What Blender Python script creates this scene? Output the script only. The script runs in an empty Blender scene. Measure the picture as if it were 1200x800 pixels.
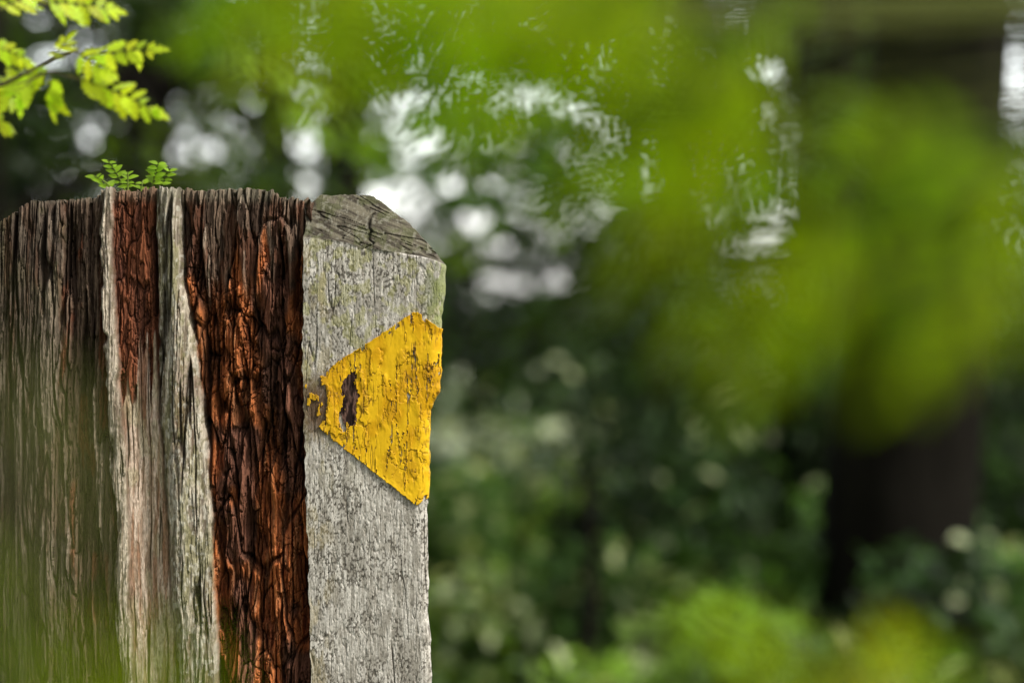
import bpy, math, random
import numpy as np
from mathutils import Vector
random.seed(7); rng=np.random.default_rng(11)
sc=bpy.context.scene
S=0.000625; FD=1.77; CZ=1.2; K=36/85.0
def P(px,py,d):
    return np.array([(px-600)/1200*K*d, d, CZ+(400-py)/1200*K*d])
def lerp(a,b,t): return a+(b-a)*t
def sst(a,b,x):
    t=np.clip((x-a)/(b-a),0,1); return t*t*(3-2*t)
# ---------------- noise
TAB=[np.random.default_rng(100+i).random((256,256)) for i in range(24)]
def vn(x,y,s=0):
    T=TAB[s%24]; xi=np.floor(x).astype(int); yi=np.floor(y).astype(int)
    fx=x-xi; fy=y-yi; fx=fx*fx*(3-2*fx); fy=fy*fy*(3-2*fy)
    a=T[xi&255,yi&255]; b=T[(xi+1)&255,yi&255]; c=T[xi&255,(yi+1)&255]; d=T[(xi+1)&255,(yi+1)&255]
    return lerp(lerp(a,b,fx),lerp(c,d,fx),fy)
def fbm(x,y,s=0,o=4):
    r=0;a=.5;n=0
    for i in range(o):
        r=r+a*vn(x*2**i+17.3*i,y*2**i+5.1*i,s+i); n+=a; a*=.5
    return r/n
def worley(x,y,s=0):
    T1=TAB[s%24]; T2=TAB[(s+1)%24]; T3=TAB[(s+2)%24]
    xi=np.floor(x).astype(int); yi=np.floor(y).astype(int)
    f1=np.full(x.shape,9.); f2=np.full(x.shape,9.); idv=np.zeros(x.shape)
    for i in (-1,0,1):
        for j in (-1,0,1):
            cx=xi+i; cy=yi+j
            px=cx+.1+.8*T1[cx&255,cy&255]; py=cy+.1+.8*T2[cx&255,cy&255]
            d=np.hypot(px-x,py-y); n=d<f1
            f2=np.where(n,f1,np.minimum(f2,d)); idv=np.where(n,T3[cx&255,cy&255],idv); f1=np.where(n,d,f1)
    return f1,f2,idv
# ---------------- mesh helpers
def mesh_np(name,V,Q,col=None,smooth=True):
    V=np.asarray(V,dtype=np.float32); Q=np.asarray(Q,dtype=np.int32)
    me=bpy.data.meshes.new(name)
    me.vertices.add(len(V)); me.vertices.foreach_set('co',V.ravel())
    me.loops.add(Q.size); me.loops.foreach_set('vertex_index',Q.ravel())
    me.polygons.add(len(Q)); me.polygons.foreach_set('loop_start',np.arange(0,Q.size,4,dtype=np.int32))
    me.update(calc_edges=True)
    me.polygons.foreach_set('use_smooth',np.full(len(Q),smooth))
    if col is not None:
        ca=me.color_attributes.new('col','FLOAT_COLOR','POINT')
        c=np.ones((len(V),4),dtype=np.float32); c[:,:3]=col
        ca.data.foreach_set('color',c.ravel())
    me.update()
    return me
def add(name,me,mat,parent=None,**kw):
    o=bpy.data.objects.new(name,me); sc.collection.objects.link(o)
    if me is not None and mat: me.materials.append(mat)
    if parent is not None:
        o.parent=parent; o.location=(-parent.location[0],-parent.location[1],-parent.location[2])
    for k,v in kw.items(): o[k]=v
    return o
def empty(name,loc,**kw):
    o=bpy.data.objects.new(name,None); sc.collection.objects.link(o); o.location=loc; o.empty_display_size=.1
    for k,v in kw.items(): o[k]=v
    return o
class Acc:
    def __init__(s): s.V=[];s.Q=[];s.C=[];s.n=0
    def add(s,V,Q,C=None):
        V=np.asarray(V,float).reshape(-1,3); s.V.append(V); s.Q.append(np.asarray(Q).reshape(-1,4)+s.n); s.n+=len(V)
        s.C.append(np.broadcast_to(np.asarray(C if C is not None else (1,1,1),float),(len(V),3)))
    def mesh(s,name,smooth=True): return mesh_np(name,np.vstack(s.V),np.vstack(s.Q),np.vstack(s.C),smooth)
def tube(acc,pts,rad,sides=8,col=(1,1,1),rough=0):
    pts=np.asarray(pts,float); n=len(pts); V=[]
    tan=np.gradient(pts,axis=0); 
    for i in range(n):
        t=tan[i]/(np.linalg.norm(tan[i])+1e-9); a=np.array([0,0,1.]) if abs(t[2])<.8 else np.array([1.,0,0])
        u=np.cross(t,a); u/=np.linalg.norm(u); v=np.cross(t,u)
        for k in range(sides):
            th=2*math.pi*k/sides; r=rad[i]*(1+rough*(random.random()-.5))
            V.append(pts[i]+r*(math.cos(th)*u+math.sin(th)*v))
    Q=[(i*sides+k,i*sides+(k+1)%sides,(i+1)*sides+(k+1)%sides,(i+1)*sides+k) for i in range(n-1) for k in range(sides)]
    acc.add(V,Q,col)
def norm(a): return a/(np.linalg.norm(a,axis=-1,keepdims=True)+1e-9)
def leaves(acc,C,D,N,L,W,col):
    """simple folded leaves, vectorised. C base, D dir, N normal"""
    if len(C)==0: return
    D=norm(D); Sd=norm(np.cross(D,N)); N=norm(np.cross(Sd,D)); L=L[:,None]; W=W[:,None]
    b=C; t=C+D*L-N*L*.12
    l1=C+D*L*.3+Sd*W*.5+N*W*.18; l2=C+D*L*.68+Sd*W*.42+N*W*.12
    r1=C+D*L*.3-Sd*W*.5+N*W*.18; r2=C+D*L*.68-Sd*W*.42+N*W*.12
    V=np.stack([b,r1,r2,t,l2,l1],1).reshape(-1,3); n=len(C); k=np.arange(n)[:,None]*6
    Q=np.concatenate([k+np.array([[0,1,2,3]]),k+np.array([[0,3,4,5]])],0)
    acc.add(V,Q,np.repeat(col,6,axis=0))
def leaflet(acc,base,d,nrm,L,W,col,n=10,teeth=.0,lobes=6,droop=.15,fold=.15):
    d=np.array(d,float); d/=np.linalg.norm(d); s=np.cross(d,nrm); s/=np.linalg.norm(s)+1e-9; nn=np.cross(s,d)
    V=[];Q=[]
    for i in range(n+1):
        t=i/n; m=np.array(base)+d*L*t-nn*L*droop*t*t
        w=W*.5*(math.sin(math.pi*min(1,t**.75*1.0))**.8 if 0<t<1 else 0.02)
        fwd=0
        if teeth: 
            ph=(t*lobes)%1.0; w*=1-teeth*ph; fwd=.09*L*(1-ph)*teeth
        V+= [m+s*w+nn*w*fold+d*fwd, m, m-s*w+nn*w*fold+d*fwd]
    for i in range(n):
        a=i*3; Q+=[(a,a+1,a+4,a+3),(a+1,a+2,a+5,a+4)]
    acc.add(V,Q,col)
# ---------------- materials
def newmat(name):
    m=bpy.data.materials.new(name); m.use_nodes=True; nt=m.node_tree; nt.nodes.clear(); return m,nt
def N(nt,t,**kw):
    n=nt.nodes.new(t)
    for k,v in kw.items(): setattr(n,k,v)
    return n
def wood_mat(name,scale=(900,900,60),lo=.55,hi=1.35,bump=.5,bd=.0006,rough=.9,spec=.25):
    m,nt=newmat(name); L=nt.links.new
    out=N(nt,'ShaderNodeOutputMaterial'); bs=N(nt,'ShaderNodeBsdfPrincipled'); L(bs.outputs[0],out.inputs[0])
    bs.inputs['Roughness'].default_value=rough; bs.inputs['Specular IOR Level'].default_value=spec
    tc=N(nt,'ShaderNodeTexCoord'); mp=N(nt,'ShaderNodeMapping'); mp.inputs['Scale'].default_value=scale; L(tc.outputs['Object'],mp.inputs[0])
    no=N(nt,'ShaderNodeTexNoise'); no.inputs['Scale'].default_value=1; no.inputs['Detail'].default_value=5; no.inputs['Roughness'].default_value=.65; L(mp.outputs[0],no.inputs['Vector'])
    mr=N(nt,'ShaderNodeMapRange'); mr.inputs['From Min'].default_value=.3; mr.inputs['From Max'].default_value=.7; mr.inputs['To Min'].default_value=lo; mr.inputs['To Max'].default_value=hi; L(no.outputs[0],mr.inputs[0])
    mx=N(nt,'ShaderNodeMix',data_type='RGBA',blend_type='MULTIPLY'); mx.inputs[0].default_value=1
    at=N(nt,'ShaderNodeAttribute',attribute_name='col'); L(at.outputs['Color'],mx.inputs[6])
    L(mr.outputs[0],mx.inputs[7]); L(mx.outputs[2],bs.inputs['Base Color'])
    bp=N(nt,'ShaderNodeBump'); bp.inputs['Strength'].default_value=bump; bp.inputs['Distance'].default_value=bd; L(no.outputs[0],bp.inputs['Height']); L(bp.outputs[0],bs.inputs['Normal'])
    return m
def leaf_mat(name,trans=.45,rough=.5,spec=.35,tint=(1.5,1.45,.7)):
    m,nt=newmat(name); L=nt.links.new
    out=N(nt,'ShaderNodeOutputMaterial'); bs=N(nt,'ShaderNodeBsdfPrincipled'); bs.inputs['Roughness'].default_value=rough; bs.inputs['Specular IOR Level'].default_value=spec
    tr=N(nt,'ShaderNodeBsdfTranslucent'); ms=N(nt,'ShaderNodeMixShader'); ms.inputs[0].default_value=trans
    at=N(nt,'ShaderNodeAttribute',attribute_name='col'); tc=N(nt,'ShaderNodeTexCoord'); no=N(nt,'ShaderNodeTexNoise'); no.inputs['Scale'].default_value=60; no.inputs['Detail'].default_value=3
    L(tc.outputs['Object'],no.inputs['Vector'])
    mr=N(nt,'ShaderNodeMapRange'); mr.inputs['To Min'].default_value=.7; mr.inputs['To Max'].default_value=1.3; L(no.outputs[0],mr.inputs[0])
    mx=N(nt,'ShaderNodeMix',data_type='RGBA',blend_type='MULTIPLY'); mx.inputs[0].default_value=1; L(at.outputs['Color'],mx.inputs[6]); L(mr.outputs[0],mx.inputs[7])
    L(mx.outputs[2],bs.inputs['Base Color'])
    m2=N(nt,'ShaderNodeMix',data_type='RGBA',blend_type='MULTIPLY'); m2.inputs[0].default_value=1; L(mx.outputs[2],m2.inputs[6]); m2.inputs[7].default_value=(*tint,1)
    L(m2.outputs[2],tr.inputs[0]); L(bs.outputs[0],ms.inputs[1]); L(tr.outputs[0],ms.inputs[2]); L(ms.outputs[0],out.inputs[0])
    return m
M_rot=wood_mat('rotten_wood_material',(1200,1200,240),.5,1.46,.4,.0005,rough=1.0,spec=.08)
M_grey=wood_mat('weathered_wood_material',(1600,1600,700),.6,1.32,.3,.0004,spec=.15)
M_paint=wood_mat('yellow_paint_material',(400,400,250),.92,1.06,.12,.0003,rough=.6,spec=.2)
M_bark=wood_mat('bark_material',(14,14,3),.5,1.4,.8,.02,spec=.03)
M_stem=wood_mat('twig_material',(200,200,60),.6,1.3,.3,.001,spec=.08)
M_leaf=leaf_mat('leaf_material',.45); M_leafn=leaf_mat('bright_leaf_material',.55,.45,.3); M_leaff=leaf_mat('soft_leaf_material',.6,.6,.05,(1.5,1.45,.3))

# ================= POST =================
post=empty('wooden_post',(-.23,FD+.1,0),label='weathered square wooden post with rotten front and yellow trail mark',category='post')
def to_world(X,Y,D): # px, px, depth px toward camera
    return np.stack([(X-600)*S, FD-D*S, CZ+(400-Y)*S],-1)
YB=(400+CZ/S) # ground py
def row_Y(nd,ns,ytop,ybot=825):
    v1=np.linspace(0,1,ns,endpoint=False)[:,None]; v2=np.linspace(0,1,nd)[:,None]
    return np.vstack([(YB+40+(ybot-YB-40)*v1)+0*ytop[None,:], ybot+(ytop[None,:]-ybot)*v2])
def ring_mesh(name,X,Y,D,col,capX,capD,capY):
    R,Cn=X.shape; grid=to_world(X,Y,D)
    rows=[grid]; cols=[col]
    t=np.array([.03,.07,.12,.2,.3,.4,.55,.75,1.])
    top=grid[-1]; ctr=to_world(np.array(capX*1.),np.array(capY*1.),np.array(capD*1.))
    for k in t:
        r=lerp(top,ctr[None,:],k); 
        nz=(fbm(r[:,0]/S/9,r[:,1]/S/9,3)-.5)*9*S; r=r.copy(); r[:,2]+= (nz-3*S)*(1 if k<1 else 0)
        rows.append(r[None]); cols.append((np.array([.10,.085,.06])*(0.5+fbm(r[:,0]/S/6,r[:,1]/S/6,5))[:,None])[None])
    G=np.vstack(rows); CC=np.vstack(cols); R=G.shape[0]
    i=np.arange(R-1)[:,None]; j=np.arange(Cn)[None,:]; j2=(j+1)%Cn
    Q=np.stack([i*Cn+j,i*Cn+j2,(i+1)*Cn+j2,(i+1)*Cn+j],-1).reshape(-1,4)
    return mesh_np(name,G.reshape(-1,3),Q,CC.reshape(-1,3))
C_=lambda *a: np.array(a,float)
def mixc(a,b,t): 
    return a*(1-t[...,None])+b*t[...,None]
YK=[220,330,400,500,600,800]
def rotten_field(X,Y):
    w=(fbm(Y/110,X/500,2,3)-.5)*9
    Xw=X+w
    Xj=Xw+(fbm(X/5,Y/16,22,2)-.5)*3.2          # ragged edges
    Xr=Xw+(fbm(X/9,Y/22,20,3)-.5)*13
    b=[np.interp(Y,YK,k) for k in ([75,74,73,75,80,88],[116,119,122,128,134,138],[131,134,139,146,150,154],[182,184,186,190,196,207],[211,216,230,242,248,254])]
    pos=[Xr,Xr,Xj,Xj,Xj+ (Xr-Xj)*.25]; e=2.0
    st=[sst(-e,e,p-k) for p,k in zip(pos,b)]
    wt=[1-st[0],st[0]*(1-st[1]),st[1]*(1-st[2]),st[2]*(1-st[3]),st[3]*(1-st[4]),st[4]]
    sw=sum(wt); wt=[q/sw for q in wt]
    fib=fbm(Xj/2.2,Y/44,4,4); fib2=fbm(Xw/1.4,Y/9,6,3); fib3=fbm(Xj/1.6,Y/30,10,4)
    def plates(wx,wy,s,jx=.25,jy=.9):
        f1,f2,i=worley(Xj/wx+(vn(X/(wx*.6),Y/(wy*.25),s+1)-.5)*jx, Y/wy+(vn(X/(wx*.45),Y/(wy*.8),s+2)-.5)*jy*1.6,s)
        return i,1-sst(.02,.12,f2-f1)
    i0,e0=plates(30,130,14,.3,.6); i1,e1=plates(12,150,5); i2,e2=plates(5.5,80,9); i3,e3=plates(10,17,17,.7,.6); i4,e4=plates(16,72,2,.5,.9)
    iA,eA=plates(16,240,11,.2,1.4); i5,e5=plates(3.0,34,20)
    msk=sst(.42,.6,fbm(X/30,Y/90,7)); mk2=sst(.44,.56,fbm(X/22,Y/60,13)); mk3=sst(.46,.56,fbm(X/26,Y/50,1))
    deep=np.exp(-((fbm(Xw/15,Y/300,12,2)-.5)/.024)**2)*sst(.36,.46,fbm(X/24,Y/150,5))
    deep2=np.exp(-((fbm(Xw/8,Y/160,19,2)-.5)/.028)**2)*msk
    deepF=np.exp(-((fbm(Xj/13,Y/210,21,2)-.5)/.036)**2)
    zA=-5+(iA-.5)*9-4*eA+((i2-.5)*4-2*e2)*mk2+(i5-.5)*1.8+2.5*(fib-.5)-15*deep-7*deep2
    zB=-10+(iA-.5)*8+(i1-.5)*12-4*e1+((i2-.5)*6-3*e2)*(.3+.7*mk2)+3*(fib-.5)-16*deep-8*deep2
    zC=6+(i2-.5)*4+3.5*(fib-.5)-4*e2*msk+(i5-.5)*1.8
    topD=1-sst(-6,6,Y-(390+90*vn(X/4.5,X*0,7)+30*(vn(X/9,Y/40,3)-.5)))
    zDr=-13+(i1-.5)*10+(i4-.5)*8-4*e4+(i2-.5)*5-2.5*e2+((i3-.5)*5-2*e3)*mk3+3*(fib-.5)
    uD=np.clip((Xj-b[2])/(b[3]-b[2]),0,1)
    fisD=np.exp(-((fbm(Xw/9,Y/260,3,2)-.5)/.024)**2)*sst(.44,.56,fbm(X/14,Y/120,8))
    zDs=-13+13*(2*uD-1)**2+2.6*(fib-.5)-8*fisD+(fbm(X/16,Y/80,8)-.5)*5+(i5-.5)*1.8+(i2-.5)*2.5*msk
    zD=lerp(zDs,zDr,topD)
    uE=np.clip((Xj-b[3])/(b[4]-b[3]),0,1)
    zE=8-10*(2*uE-1)**2+3.4*(fib-.5)+((i2-.5)*4-2*e2)*mk2*msk-10*deep-8*deep2+3*np.sin(uE*7+Y/100)+(i5-.5)*2.2
    chunk=fbm(X/34,Y/80,10,3)
    fibtop=1-sst(-25,25,Y-(290+100*(vn(X/11,X*0,11)-.4)))
    zFr=-18+(chunk-.5)*58+(i0-.5)*20-8*e0+((i1-.5)*9-3*e1)+(i4-.5)*14-5*e4+((i2-.5)*6-2*e2)+((i3-.5)*9-4*e3)*mk3+(i5-.5)*2.5+5*(fib3-.5)-15*deepF
    zFt=-12+(i0-.5)*14-6*e0+(i1-.5)*14-4*e1+(i2-.5)*6-2*e2+4*(fib-.5)-12*deep
    zF=lerp(zFr,zFt,fibtop)-12*sst(340,352,Xw)
    z=wt[0]*zA+wt[1]*zB+wt[2]*zC+wt[3]*zD+wt[4]*zE+wt[5]*zF+(fib2-.5)*1.6
    for k,a,p in zip(b,(4,6,3,10,11),pos): z=z-a*np.exp(-((p-k)/2.6)**2)*(0.4+vn(Y/60,X*0,5))
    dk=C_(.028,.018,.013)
    cA=mixc(C_(.080,.058,.044),C_(.235,.185,.14),sst(.32,.70,fib*.5+iA*.25+i2*.1+i5*.15)); 
    cA=mixc(cA,C_(.17,.165,.07),.6*sst(.46,.62,fbm(X/25,Y/40,2))*(1-sst(250,400,Y)))
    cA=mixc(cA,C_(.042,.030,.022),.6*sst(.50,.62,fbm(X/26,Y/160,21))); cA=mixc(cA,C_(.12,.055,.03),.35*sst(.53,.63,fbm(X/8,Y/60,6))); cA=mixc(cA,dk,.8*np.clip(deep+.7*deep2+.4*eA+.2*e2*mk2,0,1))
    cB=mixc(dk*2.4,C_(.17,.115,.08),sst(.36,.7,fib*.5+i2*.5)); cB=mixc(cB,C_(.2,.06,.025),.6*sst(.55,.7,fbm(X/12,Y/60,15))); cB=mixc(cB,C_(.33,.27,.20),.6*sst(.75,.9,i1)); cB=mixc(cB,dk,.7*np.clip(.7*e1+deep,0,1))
    fleck=sst(.56,.66,fbm(X/2.6,Y/5,18,3)); fleck2=sst(.57,.66,fbm(X/3.2,Y/6,23,3))
    cC=mixc(C_(.20,.155,.115),C_(.56,.48,.38),sst(.3,.62,fib)); cC=mixc(cC,dk,.5*e2*msk); cC=mixc(cC,C_(.14,.12,.07),.6*fleck)
    rr=sst(.25,.75,i4*.25+i2*.25+i3*.1+fib*.2+fib3*.25)
    red=mixc(C_(.095,.038,.025),C_(.29,.10,.048),rr); red=mixc(red,dk,.4*np.clip(e4+.5*e2+.6*e3*mk3,0,1))
    cDs=mixc(C_(.36,.25,.18),C_(.64,.51,.41),sst(.3,.62,fib*.7+i5*.3)); cDs=mixc(cDs,C_(.28,.12,.06),.65*sst(.54,.63,fbm(X/6,Y/90,9))); cDs=mixc(cDs,C_(.40,.38,.23),.4*sst(.5,.6,fbm(X/14,Y/40,4))); cDs=mixc(cDs,C_(.07,.04,.028),.85*fisD); cDs=mixc(cDs,C_(.12,.07,.05),.75*sst(.78,1,np.abs(2*uD-1))); cDs=mixc(cDs,C_(.22,.15,.10),.4*fleck)
    cD=mixc(cDs,red,topD)
    cE=mixc(C_(.18,.145,.105),C_(.52,.46,.36),sst(.33,.62,fib*.75+i5*.25)); cE=mixc(cE,C_(.24,.23,.10),.55*sst(.5,.62,fbm(X/12,Y/50,16)))
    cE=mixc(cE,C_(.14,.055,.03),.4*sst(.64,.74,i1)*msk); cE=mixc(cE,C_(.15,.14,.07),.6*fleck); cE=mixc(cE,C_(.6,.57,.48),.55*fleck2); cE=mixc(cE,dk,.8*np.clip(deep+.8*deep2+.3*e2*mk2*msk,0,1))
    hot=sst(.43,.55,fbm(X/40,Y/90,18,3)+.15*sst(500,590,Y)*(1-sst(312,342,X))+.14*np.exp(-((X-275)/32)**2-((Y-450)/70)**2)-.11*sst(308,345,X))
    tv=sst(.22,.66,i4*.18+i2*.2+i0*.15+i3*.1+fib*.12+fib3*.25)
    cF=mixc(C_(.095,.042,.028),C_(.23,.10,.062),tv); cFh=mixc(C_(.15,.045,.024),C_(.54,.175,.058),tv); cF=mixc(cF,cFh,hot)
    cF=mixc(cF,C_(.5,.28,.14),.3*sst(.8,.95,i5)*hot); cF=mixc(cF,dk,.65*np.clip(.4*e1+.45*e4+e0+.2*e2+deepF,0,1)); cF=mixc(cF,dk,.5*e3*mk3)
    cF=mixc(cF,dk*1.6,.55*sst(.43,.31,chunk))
    cFt=mixc(dk*1.9,C_(.20,.135,.095),sst(.38,.72,fib*.5+i2*.5)); cFt=mixc(cFt,C_(.17,.065,.035),.5*sst(.48,.62,fbm(X/18,Y/50,7)))
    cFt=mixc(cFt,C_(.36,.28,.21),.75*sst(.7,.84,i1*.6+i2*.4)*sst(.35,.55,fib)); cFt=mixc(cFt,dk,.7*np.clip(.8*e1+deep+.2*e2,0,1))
    cF=mixc(cF,cFt,fibtop)
    c=sum(wt[i][...,None]*q for i,q in enumerate((cA,cB,cC,cD,cE,cF)))
    c=mixc(c,C_(.18,.17,.12),.5*(1-sst(226,242,Y)))
    return z,c*(.70+.60*fib2[...,None])
def side_cols(x0,x1,dep,n=30):
    r=[(x1,-t) for t in np.linspace(14,dep,n)]; bk=[(t,-dep-4) for t in np.linspace(x1-6,x0+6,n)]; l=[(x0,-t) for t in np.linspace(dep,14,n)]
    return r+bk+l
XL=-60
xf=np.linspace(XL,359,680); sd=np.array(side_cols(XL,359,352))
Xc=np.concatenate([xf,sd[:,0]]); Dc=np.concatenate([np.zeros(len(xf)),sd[:,1]]); isf=np.concatenate([np.ones(len(xf)),np.zeros(len(sd))])
tpX=[-60,0,34,60,110,118,130,160,185,200,230,250,262,300,318,325,345,360]; tpY=[305,258,234,234,230,222,221,223,220,222,221,222,219,219,221,229,231,232]
yt=np.interp(Xc,tpX,tpY)
st1=TAB[3][(np.floor(Xc/8.3).astype(int))&255,7]; st2=TAB[5][(np.floor(Xc/3.1+.3).astype(int))&255,9]
spl=(st1-.5)*5+(st2-.5)*3.5+(vn(Xc/2,Xc*0+2.5,3)-.5)*2; yt=yt+spl*np.where(Xc<110,.35,1)
yt=np.where(isf>0,yt,np.interp(Xc,[-60,35,360],[305,236,236])+(vn(Xc/9,Dc/9,4)-.5)*6)
Y=row_Y(820,40,yt); X=np.broadcast_to(Xc,Y.shape).copy(); D0=np.broadcast_to(Dc,Y.shape)
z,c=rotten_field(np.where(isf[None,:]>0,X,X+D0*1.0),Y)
tt=np.clip((XL+26-X)/26,0,1); rnd=-26*(1-np.sqrt(np.clip(1-tt**2,0,1)))
near=np.exp(-(Y-yt[None,:])/5.0)
D=np.where(isf[None,:]>0,z+rnd-5*near,D0)
X=X+np.where(isf[None,:]>0,0,np.where(X<0,1,-1)*(z*.25))
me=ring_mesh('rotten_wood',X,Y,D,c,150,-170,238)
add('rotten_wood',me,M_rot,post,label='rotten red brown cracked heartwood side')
# --- weathered slab
RK=[225,303,312,345,375,392,460,480,600,700,800,830,1100,3000]; RV=[519,519,523,522,518,516,513,503,501,502,506,506,508,512]
LK=[225,280,440,520,800,3000]; LV=[357,357,355,358,366,380]
SLAB=9; SK=.07
def xr_(Y): return np.interp(Y,RK,RV)+(vn(Y/7,Y*0,6)-.5)*1.6+(vn(Y/30,Y*0,9)-.5)*2
def xl_(Y): return np.interp(Y,LK,LV)+(vn(Y/9,Y*0+3,6)-.5)*2.5
def yc_(X): return np.interp(X,[355,395,430,470,505,523],[280,284,293,297,303,312])+(vn(X/9,X*0,2)-.5)*3
def slab_front(X,Y,rough=1.):
    xr=xr_(Y); d=np.clip((X-(xr-12))/12,0,1); r=-10*(1-np.sqrt(np.clip(1-d*d,0,1)))
    wx=X+(fbm(X/60,Y/220,3,2)-.5)*5
    fib=fbm(wx/1.6,Y/16,5,4)
    crack=np.exp(-((fbm(wx/14,Y/300,8,2)-.5)/.012)**2)*sst(.52,.62,fbm(X/20,Y/60,4))+.5*np.exp(-((fbm(wx/6,Y/70,2,2)-.5)/.015)**2)*sst(.55,.66,fbm(X/16,Y/40,9))
    pit=sst(.6,.72,fbm(wx/2.4,Y/5,12,3))
    z=SLAB+r+rough*(.6*(fib-.5)-2.0*crack-.6*pit)+(fbm(X/40,Y/90,7)-.5)*2
    yc=yc_(X); up=np.clip(yc-Y,0,999); inch=sst(0,2.2,yc-Y)
    g=Y-.42*X; h=X+.4*Y
    fd=fbm(g/2.6,h/22,11,4); ck=np.exp(-((fbm(g/10,h/70,13,2)-.5)/.015)**2)*sst(.44,.56,fbm(X/20,Y/20,3))
    fa,fb,fi=worley(g/15,h/50,9)
    xc=434+(vn(Y/5,X*0,4)-.5)*7+(vn(Y/15,X*0,8)-.5)*8-(Y-260)*.15
    v=np.exp(-((X-xc)/1.8)**2)*sst(236,262,Y)
    facet=np.clip(X-(446+(Y-250)*.30),0,99)*.6
    zc=-up*1.2-facet+2.5*(fd-.5)+(fi-.5)*4-4*ck-8*v+2.5*np.exp(-((yc-Y-2)/3)**2)+(fbm(X/3,Y/3,4)-.5)*2
    return z+inch*zc,fib,crack,inch,fd,ck,v
def slab_color(X,Y,fib,crack,inch,fd,ck,v):
    c=mixc(C_(.42,.39,.335),C_(.70,.66,.59),sst(.3,.62,fib))
    c=mixc(c,C_(.30,.27,.22),.55*sst(.46,.60,fbm(X/7,Y/20,17,4)))
    sp=sst(.53,.62,fbm(X/1.7,Y/2.6,10,3)); sp2=sst(.40,.56,fbm(X/18,Y/28,14))
    c=mixc(c,C_(.10,.088,.07),sp*(.3+.6*sp2)); c=mixc(c,C_(.08,.065,.05),.75*np.clip(crack,0,1))
    c=mixc(c,C_(.40,.39,.15),.5*sst(.5,.62,fbm(X/9,Y/13,15))*(1-sst(420,600,Y)))
    c=mixc(c,C_(.44,.36,.18),.4*sst(.5,.63,fbm(X/10,Y/30,19))*(1-sst(375,400,X)))
    c=mixc(c,C_(.26,.30,.11),.8*sst(488,518,X)*(1-sst(360,430,Y))*sst(.38,.56,fbm(X/9,Y/14,1)))
    c=mixc(c,C_(.12,.07,.035),.95*np.exp(-((X-373)/19)**4-((Y-477)/36)**4)*sst(.20,.38,fbm(X/8,Y/8,2)+.1))
    cc=mixc(C_(.050,.042,.030),C_(.150,.135,.095),sst(.3,.7,fd)); cc=mixc(cc,C_(.025,.02,.015),np.clip(.7*ck+.8*v,0,1)); cc=mixc(cc,C_(.09,.10,.04),.5*sst(.44,.6,fbm(X/12,Y/10,6))); cc=mixc(cc,C_(.24,.23,.18),.5*sst(.58,.68,fbm(X/4,Y/3.5,8)))
    return mixc(c,cc,inch)
fr=np.linspace(0,1,330)
side_d=np.concatenate([np.linspace(10,75,60),np.linspace(80,352,22)])
nF=len(fr); nS=len(side_d); bk=np.linspace(1,0,24); ls=np.linspace(350,0,30)[:-1]
ytf=np.interp(357+fr*166,[357,361,370,400,436,478,505,518,523],[248,234,226,224,226,257,284,299,311])+(vn(fr*60,fr*0,3)-.5)*1.8+(vn(fr*22,fr*0,5)-.5)*1.8
yts=np.full(nS,312.); ytb=np.interp(bk,[0,.5,1],[236,236,300]); ytl=np.full(len(ls),240.)
ytall=np.concatenate([ytf,yts,ytb,ytl]); Y=row_Y(700,40,ytall)
X=np.zeros_like(Y); D=np.zeros_like(Y)
xl=xl_(Y); xr=xr_(Y)
X[:,:nF]=xl[:,:nF]+(xr-xl)[:,:nF]*fr[None,:]
out=slab_front(X[:,:nF],Y[:,:nF]); D[:,:nF]=out[0]
cl=np.zeros(Y.shape+(3,)); cl[:,:nF]=slab_color(X[:,:nF],Y[:,:nF],*out[1:])
sx=xr[:,nF:nF+nS]; sY=Y[:,nF:nF+nS]; a=sx+side_d[None,:]
fs=fbm(a/1.8,sY/30,5,4); X[:,nF:nF+nS]=sx-SK*side_d[None,:]+1.4*(fs-.5)-.7; D[:,nF:nF+nS]=SLAB-side_d[None,:]
cl[:,nF:nF+nS]=mixc(C_(.18,.16,.13),C_(.46,.42,.36),sst(.3,.65,fs))
o=nF+nS; X[:,o:o+len(bk)]=xl[:,o:o+len(bk)]+(xr-SK*352-xl)[:,o:o+len(bk)]*bk[None,:]; D[:,o:o+len(bk)]=-352
cl[:,o:o+len(bk)]=C_(.2,.17,.14)
o+=len(bk); X[:,o:]=xl[:,o:]; D[:,o:]=-ls[None,:]; cl[:,o:]=C_(.05,.04,.03)
me=ring_mesh('weathered_wood',X,Y,D,cl,420,-180,240)
add('weathered_wood',me,M_grey,post,label='grey weathered sound timber with bevelled top')
# --- paint
def sdpoly(px,py,poly):
    d=np.full(px.shape,1e9); ins=np.zeros(px.shape,bool); n=len(poly)
    for i in range(n):
        ax,ay=poly[i]; bx,by=poly[(i+1)%n]; ex,ey=bx-ax,by-ay; wx,wy=px-ax,py-ay
        t=np.clip((wx*ex+wy*ey)/(ex*ex+ey*ey),0,1); d=np.minimum(d,np.hypot(wx-ex*t,wy-ey*t))
        cnd=((ay>py)!=(by>py)); xi=ex*(py-ay)/(ey+1e-9)+ax; ins^=cnd&(px<xi)
    return np.where(ins,d,-d)
poly=[(358,450),(385,434),(396,424),(440,396),(484,366),(490,365),(515,385),(550,390),(640,470),(560,560),(520,580),(500,583),(489,592),(384,509),(359,488)]
ga=np.arange(356,645,.6); gY=np.arange(360,597,.6); A,GY=np.meshgrid(ga,gY)
XR=xr_(GY); onf=A<=XR
fz=slab_front(np.minimum(A,XR),GY,.2)[0]+.5
sdist=np.maximum(A-XR,0)
def pw(wx,wy,s): 
    f1,f2,i=worley(A/wx+(fbm(A/7,GY/9,s)-.5)*1.2,GY/wy+(fbm(A/8,GY/12,s+3)-.5)*1.2,s); return i,1-sst(.0,.07,f2-f1)
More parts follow.
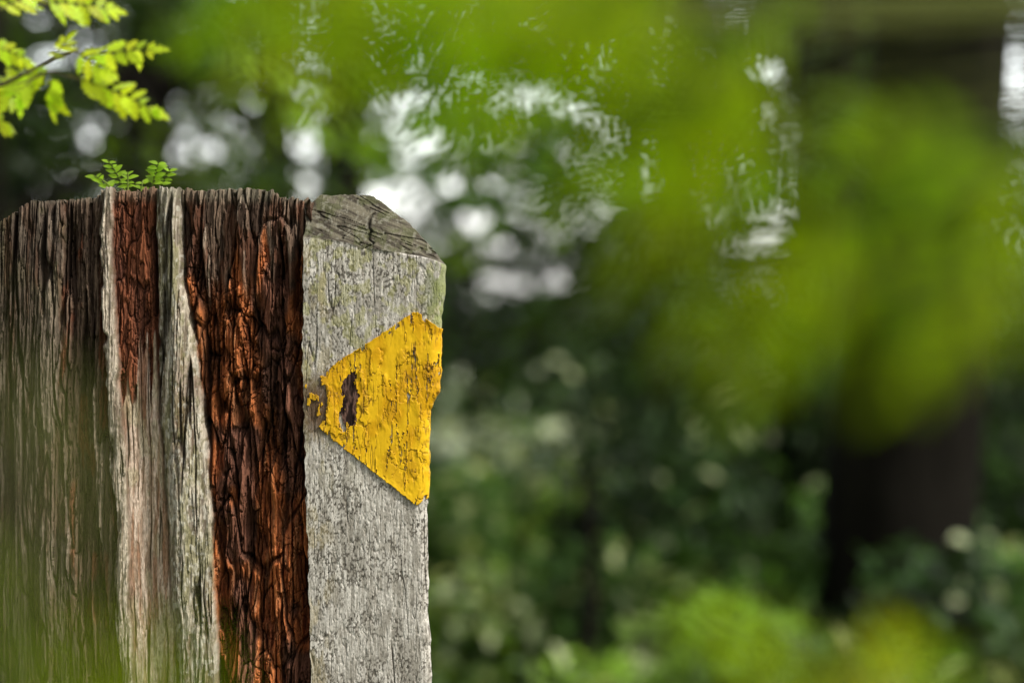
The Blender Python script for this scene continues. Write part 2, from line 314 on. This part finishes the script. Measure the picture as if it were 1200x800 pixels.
fid,fe=pw(14,42,8); gid,ge=pw(7,20,15)
pm_=sst(.40,.54,fbm(A/20,GY/30,3))
lump=fbm(A/8,GY/16,12,3)
vcr=np.exp(-((fbm(A/6,GY/80,15,3)-.5)/.017)**2)*sst(.40,.50,fbm(A/16,GY/40,21))
vlin=np.exp(-((fbm(A/4.5,GY/60,20,2)-.5)/.022)**2)*sst(.44,.54,fbm(A/18,GY/26,5))
off=1.6+.6*(lump-.5)+2.0*(fid-.5)*pm_+1.0*(gid-.5)*pm_-.8*fe*pm_+1.0*sst(.05,.5,vcr)*(1-sst(.5,.9,vcr))-.5*vlin
off=np.maximum(off,.5)
PX=np.where(onf,A,XR+off-SK*sdist); PD=np.where(onf,fz+off,SLAB-10-sdist)
PX=PX+np.where(onf,off*sst(-7,0,A-XR)*.8,0)
sd_=sdpoly(A,GY,poly)+(fbm(A/4,GY/5,7)-.5)*2.6
hole=np.maximum(1-np.hypot((A-411-(fbm(A/9,GY/9,2)-.5)*14)/10,(GY-467)/31),1-np.hypot((A-403)/5,(GY-490)/14))+(fbm(A/5,GY/8,5)-.5)*.9
hole=np.where(np.hypot((A-410)/17,(GY-468)/42)>1,-1,hole)
wear=sst(387,381,A); hid,he=pw(4,9,4)
miss=(hole>.05)|(vcr>.82)|(hid<.66*wear+.05*sst(6,2,sd_))
keep=(sd_>0)&(~miss)
hd=np.clip(sd_,0,99)
PD=PD+np.where(onf,.8*np.exp(-hd/2.),0)
pc=mixc(C_(.73,.39,.004),C_(.88,.53,.010),sst(.35,.65,fbm(A/22,GY/22,6))); pc=mixc(pc,C_(.58,.29,.01),.35*sst(.5,.8,gid)*pm_); pc=mixc(pc,C_(.18,.09,.015),.8*fe*pm_); pc=mixc(pc,C_(.36,.18,.012),.4*ge*pm_)
pc=mixc(pc,C_(.12,.06,.02),.85*sst(.3,.7,vcr)); pc=mixc(pc,C_(.20,.10,.015),.75*vlin); pc=mixc(pc,C_(.42,.22,.02),.35*wear)
nr,nc=A.shape; idx=np.arange(nr*nc).reshape(nr,nc)
kf=keep[:-1,:-1]&keep[1:,:-1]&keep[:-1,1:]&keep[1:,1:]
q=np.stack([idx[1:,:-1][kf],idx[1:,1:][kf],idx[:-1,1:][kf],idx[:-1,:-1][kf]],-1)
W=to_world(PX,GY,PD).reshape(-1,3); used=np.unique(q); remap=-np.ones(nr*nc,int); remap[used]=np.arange(len(used))
me=mesh_np('trail_mark',W[used],remap[q],pc.reshape(-1,3)[used])
pm=add('trail_mark',me,M_paint,post,label='flaking yellow painted diamond trail mark')
so=pm.modifiers.new('thickness','SOLIDIFY'); so.thickness=.0008; so.offset=-1
ga=np.arange(394,428,.7); gY=np.arange(428,508,.7); A,GY=np.meshgrid(ga,gY)
fz=slab_front(A,GY)[0]; hf=1-np.hypot((A-411)/12.5,(GY-467)/35)+(fbm(A/5,GY/7,5)-.5)*.5
keep=hf>0; f4=fbm(A/2.5,GY/12,8,4)
idx=np.arange(A.size).reshape(A.shape); kf=keep[:-1,:-1]&keep[1:,:-1]&keep[:-1,1:]&keep[1:,1:]
q=np.stack([idx[1:,:-1][kf],idx[1:,1:][kf],idx[:-1,1:][kf],idx[:-1,:-1][kf]],-1)
W=to_world(A,GY,fz+.5+2.2*(f4-.3)).reshape(-1,3); used=np.unique(q); remap=-np.ones(A.size,int); remap[used]=np.arange(len(used))
cc=mixc(C_(.022,.014,.012),C_(.16,.09,.07),sst(.35,.7,f4)).reshape(-1,3)
add('wood_knot',mesh_np('wood_knot',W[used],remap[q],cc[used]),M_rot,post,label='dark brown bare patch in the flaked paint')

# ================= seedling on post top =================
sl=empty('seedling',tuple(P(150,222,FD+.05)),label='tiny green seedling growing on top of the post',category='plant')
aL=Acc(); aS=Acc()
for (bx,by,tx,ty,nl) in [(150,232,126,188,5),(150,232,150,202,4),(176,232,186,190,6),(138,230,110,207,4),(182,230,200,198,4),(165,230,168,212,2)]:
    dd=FD+.05+random.random()*.05
    p0=P(bx,by,dd); p1=P(tx,ty,dd+random.uniform(-.01,.01)); pts=[p0+(p1-p0)*t+np.array([0,0,.003*math.sin(3*t)]) for t in np.linspace(0,1,6)]
    tube(aS,pts,[.0007]*5+[.0004],5,(.16,.22,.04))
    for k in range(nl*2):
        t=.35+.65*(k//2+.5)/nl; s=1 if k%2 else -1
        b=p0+(p1-p0)*min(t,1); d=np.array([s*.9+(tx-bx)/60,random.uniform(-.5,.3),random.uniform(.1,.8)]); 
        n_=np.array([random.uniform(-.5,.5),-.7,.8]); L=random.uniform(.005,.0092)
        g=random.uniform(.75,1.25); leaflet(aL,b,d,n_,L,L*.6,(.28*g,.46*g,.035*g),8,0,droop=.2)
add('stems',aS.mesh('stems'),M_stem,sl); add('leaves',aL.mesh('leaves'),M_leafn,sl)

# ================= leafy twigs near post =================
def pinnate(aL,aS,p0,p1,n,L,W,col,sag=.1,teeth=.35,lob=5,nrm=(0,-.75,.65),stemr=.0009,jit=.25,pair_start=.15,nn=15):
    p0=np.array(p0,float);p1=np.array(p1,float); v=p1-p0; ln=np.linalg.norm(v)
    pt=lambda t: p0+v*t-np.array([0,0,1])*sag*ln*(t*t)+np.array([0,0,1])*sag*ln*t
    tube(aS,[pt(t) for t in np.linspace(0,1,8)],list(np.linspace(stemr,stemr*.4,8)),5,(.16,.17,.04))
    nr_=np.array(nrm,float); sidev=np.cross(v/ln,nr_); sidev/=np.linalg.norm(sidev)
    for k in range(n):
        t=pair_start+(1-pair_start)*k/(n-.3); sc_=math.sin(math.pi*(.25+.6*t))
        for s in (-1,1):
            d=sidev*s+ v/ln*random.uniform(.45,.95)+np.array([random.uniform(-1,1),random.uniform(-1,1),random.uniform(-1,.4)])*jit
            g=random.uniform(.72,1.25); l=L*sc_*random.uniform(.75,1.2)
            leaflet(aL,pt(t),d,nr_+np.random.uniform(-.4,.4,3),l,W*sc_,(col[0]*g*random.uniform(.85,1.15),col[1]*g,col[2]*g),nn,teeth,lob,droop=random.uniform(.05,.4))
    leaflet(aL,pt(1)-v*.12,v,nr_,L*1.0,W*.9,(col[0],col[1],col[2]),nn,teeth,lob)
np.random.seed(5)
br=empty('sapling',(-1.05,2.35,0),label='young tree with bright yellow green toothed leaves beside the post',category='tree')
aL=Acc(); aS=Acc()
bark=(.022,.017,.013); yg=(.50,.63,.03); DB=2.12
tr=[np.array([-1.05+.03*math.sin(i*.9),2.35,-.05+i*.28]) for i in range(10)]; tube(aS,tr,list(np.linspace(.022,.006,10)),8,bark)
def twig(pp,r0,r1): tube(aS,pp,list(np.linspace(r0,r1,len(pp))),6,(.09,.07,.045))
e0=P(-40,108,DB); tw=[tr[5],tr[5]*.5+e0*.5+np.array([0,0,.04]),e0,P(0,100,DB),P(30,86,DB),P(60,70,DB),P(95,58,DB)]
twig(tw,.003,.001)
twig([P(0,100,DB),P(25,98,DB),P(60,84,DB),P(95,95,DB)],.0012,.0007)
e1=P(-40,10,DB+.03); twig([tr[6],e1,P(30,8,DB+.03),P(60,6,DB+.03)],.003,.001)
for (a,b,n,L) in [((100,66),(182,58),6,.021),((80,88),(186,132),8,.025),((62,84),(-5,104),7,.027),((60,88),(62,128),5,.022),((45,2),(132,12),7,.024),((40,92),(12,118),5,.022),((-15,132),(12,150),4,.018),((90,62),(124,84),4,.018),((0,12),(40,-8),4,.02),((-10,52),(28,70),4,.018),((60,70),(80,46),3,.015)]:
    d0=DB+random.uniform(-.03,.05); pinnate(aL,aS,P(a[0],a[1],DB),P(b[0],b[1],d0),n,L,L*.58,yg,sag=.08,teeth=.58,lob=4,nrm=(random.uniform(-.3,.3),-.85,.5),nn=32,jit=.32)
for k in range(40):
    b=tr[random.randint(4,9)]; az=random.uniform(0,6.28); r=random.uniform(.1,.32); q0=b+np.array([math.cos(az)*r*.9-.1,math.sin(az)*r,random.uniform(0,.2)])
    if q0[0]>-.62: q0[0]=-.75
    twig([b,q0],.002,.001)
    for j in range(3): pinnate(aL,aS,q0,q0+np.array([random.uniform(-.12,.02),random.uniform(-.08,.1),random.uniform(-.04,.05)]),4,.03,.014,yg,teeth=.3)
add('trunk',aS.mesh('trunk'),M_stem,br); add('crown',aL.mesh('crown'),M_leafn,br)

# ================= foreground saplings (out of focus) =================
def fore(name,base,top,items,label,col,r0=.010,np_=3):
    root=empty(name,(base[0],base[1],0),label=label,category='tree')
    aL=Acc(); aS=Acc(); pts=[np.array([lerp(base[0],top[0],t),lerp(base[1],top[1],t),-.05+(top[2]+.05)*t]) for t in np.linspace(0,1,12)]
    tube(aS,pts,list(np.linspace(r0,r0*.5,12)),8,bark)
    for (px,py,d,ang,L,g) in items:
        b=P(px,py,d); k=min(range(12),key=lambda i:np.linalg.norm(pts[i]-b)); 
        dv=np.array([math.cos(ang),random.uniform(-.3,.3),math.sin(ang)]); st=b-dv*L*.5
        mid=(pts[k]+st)/2+np.array([0,.0,.03])
        tube(aS,[pts[k],mid,st],[.0006,.0005,.0004],5,(.14,.16,.04))
        c=(col[0]*g*random.uniform(.85,1.25),col[1]*g,col[2]*g)
        pinnate(aL,aS,st,st+dv*L,np_,L*(.42 if np_==3 else .34),L*(.17 if np_==3 else .12),c,teeth=.0,nrm=(random.uniform(-.3,.3),-.8,.6),stemr=.0004,sag=.1,nn=8)
    add('trunk',aS.mesh('trunk'),M_stem,root); add('crown',aL.mesh('crown'),M_leaff,root)
fg=(.20,.33,.002)
R=random.uniform
items=[(690,5,.44,2.7,.042,1.4),(590,-5,.42,2.9,.032,1.3),(650,40,.46,3.7,.026,.9),(520,-5,.44,2.9,.026,1.0),(400,-15,.44,2.9,.026,.9),
 (800,100,.5,3.75,.036,.6),(740,165,.5,3.9,.034,.5),(850,200,.52,3.8,.042,.8),(900,310,.5,3.9,.040,.85),(935,380,.46,4.0,.032,1.0),(790,290,.5,3.7,.03,.45),
 (1010,230,.52,3.8,.036,.5),(1110,180,.5,2.8,.038,1.1),(1185,240,.5,3.6,.044,1.4),(1160,320,.5,4.0,.038,1.0),(1120,400,.46,3.8,.030,1.1),(1010,350,.5,3.6,.030,.5)]
fore('leafy_sapling',(.46,.52),(.4,.5,1.6),items,'young tree with soft bright green leaves close by',fg)
items=[]
for k in range(28):
    px=R(400,1000); py=R(-20,310)
    if px<560: py=R(-20,60)
    elif px<700 and py>110: py=R(-20,100)
    d=R(.62,.85); 
    items.append((px,py,d,R(3.5,4.1),R(.038,.06),R(.35,1.2)))
for (px,py) in [(250,5),(300,25),(350,10),(410,50),(340,60)]: items.append((px,py,R(.65,.8),R(3.2,3.8),R(.032,.045),R(.8,1.1)))
fore('leafy_sapling',(.54,.82),(.48,.8,1.75),items,'young tree with arching feathery green boughs',(.17,.29,.004),np_=5)
items=[]
for (px,py,n,sp,g) in [(850,745,1,10,1.2),(890,765,1,10,1.4),(940,805,1,10,1.4),(1040,800,2,15,1.4),(1090,800,1,20,1.2)]:
    for k in range(n): items.append((px+R(-sp,sp),py+R(-sp,sp),R(.45,.55),R(.3,2.8),R(.016,.022),g))
fore('leafy_sapling',(.36,.6),(.30,.58,1.05),items,'low young tree with yellow green leaves close by',(.24,.34,.004))
items=[]
for (px,py,L,g) in [(-10,710,.014,.8),(60,835,.015,.9),(120,830,.016,.9),(170,835,.016,.9),(220,840,.014,.8),(10,840,.015,.8)]:
    items.append((px,py,R(.33,.38),R(.6,2.4),L,g))
b0=P(-16,400,.4); t0=P(-10,480,.4)
fore('leafy_sapling',(b0[0]-.005,.4),(t0[0],.4,t0[2]),items,'low dark stemmed young tree before the post',fg,.009)

# ================= background trees =================
GAP=[(640,98,40,12),(600,118,28,11),(560,88,20,11),(512,165,24,10),(488,185,22,8),(470,150,16,9),(530,215,28,9),(470,215,14,8),(622,222,14,18),(608,248,16,9),(590,330,32,11),(562,345,22,8),(645,320,14,10),(925,262,28,18),(905,285,22,14),(940,290,18,14),(900,82,20,10),(868,22,12,9),(1182,72,12,24),(1192,282,12,14),(680,120,20,9),(700,95,18,8),(655,270,14,8),
 (295,125,14,12),(192,165,14,13),(22,217,13,13),(97,213,13,11),(205,32,10,13),(252,205,10,9),(150,150,8,8),(62,205,8,8),(445,238,12,9),(760,205,8,10),(560,262,24,9),
 (542,436,14,13),(524,468,10,10),(572,500,14,13),(604,514,11,10),(552,532,10,9),(632,430,12,11),(600,585,13,12),(568,612,10,10),(640,540,8,8),(520,520,8,8),(600,465,9,8),(625,600,8,8),(660,470,8,8),(590,550,8,8),(535,590,8,8),(690,440,8,8)]
gr=np.random.default_rng(42)
for (cx,cy,sx_,sy_,n) in [(570,150,100,90,70),(620,270,60,60,22),(910,70,60,40,6),(1150,120,50,90,4),(330,90,90,70,8),(900,270,50,50,8),(760,120,80,70,14)]:
    for k in range(n): r=gr.uniform(5,9); GAP.append((cx+gr.normal()*sx_,cy+gr.normal()*sy_,r*1.3,r*gr.uniform(.6,1.0)))
for k in range(34): r=gr.uniform(4.5,6.5); GAP.append((140+gr.normal()*110,165+gr.normal()*45,r,r))
for k in range(22): r=gr.uniform(5,9); GAP.append((600+gr.normal()*60,490+gr.normal()*50,r,r))
GC=np.array([(a,b) for a,b,_,_ in GAP]); GRr=np.array([(c,d) for _,_,c,d in GAP])
def gap(px,py,grow=1.0):
    r=(1.25-((px[None]-GC[:,0:1])/(GRr[:,0:1]*grow))**2-((py[None]-GC[:,1:2])/(GRr[:,1:2]*grow))**2).max(0)
    u=px*.8-py*.6; v=px*.6+py*.8   # boughs run diagonally
    return r+(fbm(u/31+v/90,v/15+u/140,6,3)-.5)*2.4*np.where(r>-1.1,1,0)>.36
def unP(C): return 600+C[:,0]/C[:,1]/K*1200, 400-(C[:,2]-CZ)/C[:,1]/K*1200
trees=[]
def trunk_pts(x,y,h,lean): 
    wob=.05 if h>2 else .008
    return [np.array([x+lean*i/9*h+wob*math.sin(i*1.3+x*3),y+.8*wob*math.sin(i+y),-.1+(h+.1)*i/9]) for i in range(10)]
TL=[(1072,7.6,.25,7,.01,'thick dark trunked tree in shaded woodland'),(692,7.6,.032,.8,-.005,'slim dark bare young trunk among shrubs'),(955,11,.17,8,.01,'dark trunked woodland tree'),(-60,6.5,.17,7,.02,'dark trunked tree behind the post'),(400,13,.15,8,.0,'woodland tree with hanging leafy boughs'),(785,15,.13,8,.02,'woodland tree with open leafy crown'),(1330,8.5,.2,8,-.02,'leafy woodland tree at the clearing'),(180,10,.12,7,.0,'dark trunked tree behind the post'),
 (330,20,.18,9,0,'distant leafy woodland tree'),(740,21,.16,9,0,'distant leafy woodland tree'),(1010,20,.2,9,0,'distant leafy woodland tree'),(1300,22,.2,9,0,'distant leafy woodland tree'),(20,21,.2,9,0,'distant leafy woodland tree')]
for (px,d,r,h,lean,lab) in TL:
    b=P(px,400,d); e=empty('woodland_tree',(b[0],b[1],0),label=lab,category='tree',group='trees of the wood')
    pts=trunk_pts(b[0],b[1],h,lean); aT=Acc(); tube(aT,pts,[r*(1.12 if i==0 else 1-.045*i) for i in range(10)],14,(.013,.0115,.009),.16)
    trees.append(dict(e=e,p=pts,T=aT,L=Acc(),b=b))
crowned=[t for i,t in enumerate(trees) if i!=1]
def clump(px,py,d,n,Lk,lmin,lmax,base,gs,branch,drop,grow):
    c=P(px,py,d); t=min(crowned,key=lambda t:(t['b'][0]-c[0])**2+(t['b'][1]-c[1])**2)
    pts=t['p']; k=min(range(10),key=lambda i:abs(pts[i][2]-c[2]-.3)); a=pts[k]
    v=c-a; v[2]=0; az=math.atan2(v[1],v[0])+random.uniform(-.6,.6); L=Lk
    dv=np.array([math.cos(az),math.sin(az),random.uniform(-.6,.1)]); sv=np.array([-dv[1],dv[0],0])
    if branch: tube(t['T'],[a,(a+c)/2+np.array([0,0,.15]),c],[.022,.015,.007],5,(.02,.017,.014))
    u=np.random.rand(n)**.8; w=(np.random.rand(n)-.5)*.75*np.sin(np.pi*np.clip(u*.8+.15,0,1))
    C=c+dv*(u[:,None]-.5)*L*1.0+sv*w[:,None]*L+np.array([0,0,1])*((np.random.rand(n)-.5)*.16*L/.5-.15*u*u*L)[:,None]
    Dr=dv*np.random.uniform(.2,1,(n,1))+sv*np.sign(w)[:,None]*np.random.uniform(.2,1,(n,1))+np.random.uniform(-.4,.3,(n,3))
    Nn=np.array([0,-.15,1])+np.random.uniform(-.9,.9,(n,3)); ll=np.random.uniform(lmin,lmax,n)
    g=np.random.uniform(.6,1.45,(n,1))*gs
    qx,qy=unP(C); kp=~(gap(qx,qy,grow)&(np.random.rand(n)<drop))
    leaves(t['L'],C[kp],Dr[kp],Nn[kp],ll[kp],ll[kp]*.55,(base*g)[kp])
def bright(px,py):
    # sunlit and shaded tones painted into the leaf colour across the wood
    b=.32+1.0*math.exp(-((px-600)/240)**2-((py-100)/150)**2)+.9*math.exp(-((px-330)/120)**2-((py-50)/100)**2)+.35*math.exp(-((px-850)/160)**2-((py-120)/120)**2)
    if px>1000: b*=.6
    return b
cnt=0
for k in range(480):
    px=random.uniform(-350,1550); py=random.uniform(-300,420); d=random.uniform(6,15)
    if not(-60<px<1260 and py>-60) and random.random()<.6: continue
    if py>370 and random.random()<.5: continue
    if px>960 and px<1200 and d<9.5: d=random.uniform(10,15)
    cnt+=1; base=np.array([.07,.15,.018]) if random.random()<.5 else np.array([.15,.25,.015])
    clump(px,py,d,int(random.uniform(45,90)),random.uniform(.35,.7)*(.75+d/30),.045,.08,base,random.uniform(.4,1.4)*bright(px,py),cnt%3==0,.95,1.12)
for k in range(430):
    px=random.uniform(-200,1400); py=random.uniform(-120,430); d=random.uniform(17,25)
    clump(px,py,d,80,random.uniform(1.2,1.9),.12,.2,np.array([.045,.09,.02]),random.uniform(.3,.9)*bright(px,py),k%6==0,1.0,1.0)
for t in trees:
    add('trunk',t['T'].mesh('trunk'),M_bark,t['e'])
    if t['L'].n: add('crown',t['L'].mesh('crown'),M_leaf,t['e'])
# shrubs
def shrub(x,y,h,w,n,col,lab,pale=0):
    e=empty('shrub',(x,y,0),label=lab,category='shrub',group='undergrowth shrubs'); aT=Acc(); aL=Acc()
    for s in range(9):
        az=random.uniform(0,6.28); rr=random.uniform(.2,.8)*w*.5; tip=np.array([x+math.cos(az)*rr,y+math.sin(az)*rr,h*random.uniform(.6,1)])
        b=np.array([x+math.cos(az)*.05,y+math.sin(az)*.05,-.03]); mid=(b+tip)/2+np.array([-math.cos(az),-math.sin(az),0])*.08
        tube(aT,[b,mid,tip],[.014,.009,.003],5,(.05,.04,.03))
        for q in range(5):
            c=lerp(mid,tip,random.uniform(-.4,1.05))+np.random.uniform(-1,1,3)*np.array([w*.16,w*.16,h*.13]); m=max(4,n//45)
            C=c+np.random.normal(0,1,(m,3))*np.array([w*.11,w*.11,h*.06]); C[:,2]=np.maximum(C[:,2],.02)
            ll=np.random.uniform(.04,.085,m); g=np.random.uniform(.5,1.5,(m,1))*random.uniform(.3,1.9)
            cl_=np.array(col)*g
            if pale:
                pk=np.random.rand(m)<pale; cl_[pk]=np.array([.64,.72,.42]); ll[pk]*=1.3  # sunlit spots painted in as pale, larger leaves
            qx,qy=unP(C); kp=~gap(qx,qy,1.0)
            leaves(aL,C[kp],(np.random.uniform(-1,1,(m,3))+np.array([0,0,-.1]))[kp],(np.array([0,-.1,1])+np.random.uniform(-.8,.8,(m,3)))[kp],ll[kp],ll[kp]*.55,cl_[kp])
    add('stems',aT.mesh('stems'),M_bark,e); add('leaves',aL.mesh('leaves'),M_leaf,e)
dg=(.026,.056,.016); mg=(.07,.145,.03); lg=(.18,.30,.04)
for (px,d,h,w,n,col,pl) in [(520,9,.8,1.0,1500,mg,.12),(640,8.2,.55,1.0,1300,mg,.08),(770,9,.95,1.0,1800,dg,.02),(860,11,1.3,1.5,2200,dg,.01),(930,8,.6,1.0,1400,mg,.01),(1080,10.5,1.2,1.4,2200,dg,0),(1200,7.4,.6,.6,1100,mg,.03),(1240,10,1.4,1.5,2000,dg,0),(720,13,1.35,1.6,2200,dg,.02),(400,10,1.2,1.4,1500,dg,0),(790,6.9,.42,.8,1200,lg,.03),(1040,6.4,.42,.7,1100,mg,.02),(560,12,.7,1.0,1500,lg,.15),(1130,14,1.6,2,2400,dg,0),(980,15,1.7,2.2,2600,dg,0),(810,17,1.7,2.2,2600,dg,.01),(200,8,1.2,1.4,800,dg,0),(1010,9.5,.6,.8,900,mg,.03),(730,10.5,.6,.8,900,lg,.03),(1150,12,.7,1.0,900,mg,0),(560,22,1.4,2.0,1300,mg,.10),(550,8,.46,.5,700,lg,.2),(880,7.5,.42,.7,900,lg,.04),(1110,6.8,.58,.7,1300,dg,.02),(670,9.5,.6,.7,900,lg,.06),(620,11,.8,.9,1200,mg,.14)]:
    b=P(px,400,d); shrub(b[0],b[1],h,w,n,col,'dense leafy green shrub in the undergrowth' if col!=lg else 'light green leafy shrub at the clearing edge',pl)
# ground cover
aL=Acc(); n=15000; dd=np.random.uniform(4.5,20,n); xx=(np.random.rand(n)-.5)*K*dd*1.7
hh=np.random.rand(n)*.22*(.4+1.2*vn(xx*2,dd*2,3)); C=np.stack([xx,dd,hh],1); ll=np.random.uniform(.05,.1,n)
g=np.random.uniform(.6,1.3,(n,1)); leaves(aL,C,np.random.uniform(-1,1,(n,3)),np.array([0,0,1])+np.random.uniform(-.7,.7,(n,3)),ll,ll*.5,np.array([.12,.20,.05])*g)
add('ground_cover',aL.mesh('ground_cover'),M_leaf,None,kind='stuff',label='low green plants covering the woodland floor',category='ground cover')
# far wood
aL=Acc()
for k in range(420):
    x=random.uniform(-16,16); y=random.uniform(36,44); top=1.25+.6*random.random()
    c=np.array([x,y,random.uniform(-.1,top)]); m=60
    C=c+np.random.normal(0,1,(m,3))*np.array([.5,.5,.15]); ll=np.random.uniform(.15,.28,m)
    qx,qy=unP(C); kp=~gap(qx,qy,1.0)
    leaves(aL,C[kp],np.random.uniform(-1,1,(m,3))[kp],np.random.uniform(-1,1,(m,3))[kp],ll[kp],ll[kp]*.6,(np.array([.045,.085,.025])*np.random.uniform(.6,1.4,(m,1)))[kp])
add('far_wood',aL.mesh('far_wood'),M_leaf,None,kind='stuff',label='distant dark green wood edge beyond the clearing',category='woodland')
# ground
m,nt=newmat('ground_material'); Lk=nt.links.new
o_=N(nt,'ShaderNodeOutputMaterial'); bs=N(nt,'ShaderNodeBsdfPrincipled'); bs.inputs['Roughness'].default_value=.95; Lk(bs.outputs[0],o_.inputs[0])
tc=N(nt,'ShaderNodeTexCoord'); no=N(nt,'ShaderNodeTexNoise'); no.inputs['Scale'].default_value=.9; no.inputs['Detail'].default_value=8; Lk(tc.outputs['Object'],no.inputs['Vector'])
cr=N(nt,'ShaderNodeValToRGB'); cr.color_ramp.elements[0].position=.4; cr.color_ramp.elements[0].color=(.02,.028,.012,1); cr.color_ramp.elements[1].position=.62; cr.color_ramp.elements[1].color=(.16,.19,.09,1)
Lk(no.outputs[0],cr.inputs[0])
sx_=N(nt,'ShaderNodeSeparateXYZ'); Lk(tc.outputs['Object'],sx_.inputs[0]); mr=N(nt,'ShaderNodeMapRange'); mr.inputs['From Min'].default_value=18; mr.inputs['From Max'].default_value=24; Lk(sx_.outputs['Y'],mr.inputs[0])
n2=N(nt,'ShaderNodeTexNoise'); n2.inputs['Scale'].default_value=1.6; n2.inputs['Detail'].default_value=4; Lk(tc.outputs['Object'],n2.inputs['Vector'])
c2=N(nt,'ShaderNodeValToRGB'); c2.color_ramp.elements[0].position=.40; c2.color_ramp.elements[0].color=(.12,.18,.06,1); c2.color_ramp.elements[1].position=.56; c2.color_ramp.elements[1].color=(.52,.56,.32,1); Lk(n2.outputs[0],c2.inputs[0])
mx=N(nt,'ShaderNodeMix',data_type='RGBA'); Lk(mr.outputs[0],mx.inputs[0]); Lk(cr.outputs[0],mx.inputs[6]); Lk(c2.outputs[0],mx.inputs[7]); Lk(mx.outputs[2],bs.inputs['Base Color'])
gx=np.concatenate([-np.geomspace(600,1,14),np.geomspace(1,600,14)]); gy=np.concatenate([[-100,-20,-5],np.geomspace(1,1500,26)])
GX,GY2=np.meshgrid(gx,gy); GZ=(fbm(GX/4,GY2/4,3)-.5)*.08
idx=np.arange(GX.size).reshape(GX.shape); q=np.stack([idx[:-1,:-1],idx[:-1,1:],idx[1:,1:],idx[1:,:-1]],-1).reshape(-1,4)
add('ground',mesh_np('ground',np.stack([GX,GY2,GZ-.02],-1).reshape(-1,3),q),m,None,kind='structure')

# ================= light, world, camera =================
el=math.radians(48); sa=math.radians(62)
sundir=Vector((math.sin(sa)*math.cos(el),-math.cos(sa)*math.cos(el),math.sin(el)))
sl_=bpy.data.lights.new('sun','SUN'); sl_.energy=3.0; sl_.angle=math.radians(7); sl_.color=(1,.95,.86)
so_=bpy.data.objects.new('sun',sl_); sc.collection.objects.link(so_); so_.rotation_euler=sundir.to_track_quat('Z','Y').to_euler(); so_.location=(3,-2,6)
w=bpy.data.worlds.new('World'); sc.world=w; w.use_nodes=True; nt=w.node_tree; nt.nodes.clear()
o_=N(nt,'ShaderNodeOutputWorld'); bg=N(nt,'ShaderNodeBackground'); bg.inputs[1].default_value=.15; sk=N(nt,'ShaderNodeTexSky',sky_type='NISHITA'); sk.sun_disc=False; sk.sun_elevation=el; sk.sun_rotation=math.atan2(sundir.x,sundir.y); sk.dust_density=5; sk.air_density=1.2
hs=N(nt,'ShaderNodeHueSaturation'); hs.inputs['Saturation'].default_value=.3; nt.links.new(sk.outputs[0],hs.inputs['Color'])
# added glow: sky scaled up behind the wood to whiten gaps and backlight leaves
tcw=N(nt,'ShaderNodeTexCoord'); sw=N(nt,'ShaderNodeSeparateXYZ'); nt.links.new(tcw.outputs['Generated'],sw.inputs[0])
mrw=N(nt,'ShaderNodeMapRange',interpolation_type='SMOOTHSTEP'); mrw.inputs['From Min'].default_value=.6; mrw.inputs['From Max'].default_value=.98; mrw.inputs['To Min'].default_value=.9; mrw.inputs['To Max'].default_value=12.0; nt.links.new(sw.outputs['Y'],mrw.inputs[0])
vm=N(nt,'ShaderNodeVectorMath',operation='SCALE'); nt.links.new(hs.outputs[0],vm.inputs[0]); nt.links.new(mrw.outputs[0],vm.inputs['Scale'])
nt.links.new(vm.outputs[0],bg.inputs[0]); nt.links.new(bg.outputs[0],o_.inputs[0])
cd=bpy.data.cameras.new('camera'); cam=bpy.data.objects.new('camera',cd); sc.collection.objects.link(cam); sc.camera=cam
cd.lens=85; cd.sensor_width=36; cd.clip_end=3000; cd.clip_start=.05; cam.location=(0,0,CZ); cam.rotation_euler=(math.radians(90),0,0)
cd.dof.use_dof=True; cd.dof.focus_distance=FD; cd.dof.aperture_fstop=3.7; cd.dof.aperture_blades=0
sc.view_settings.view_transform='Standard'; sc.view_settings.look='None'; sc.view_settings.exposure=0
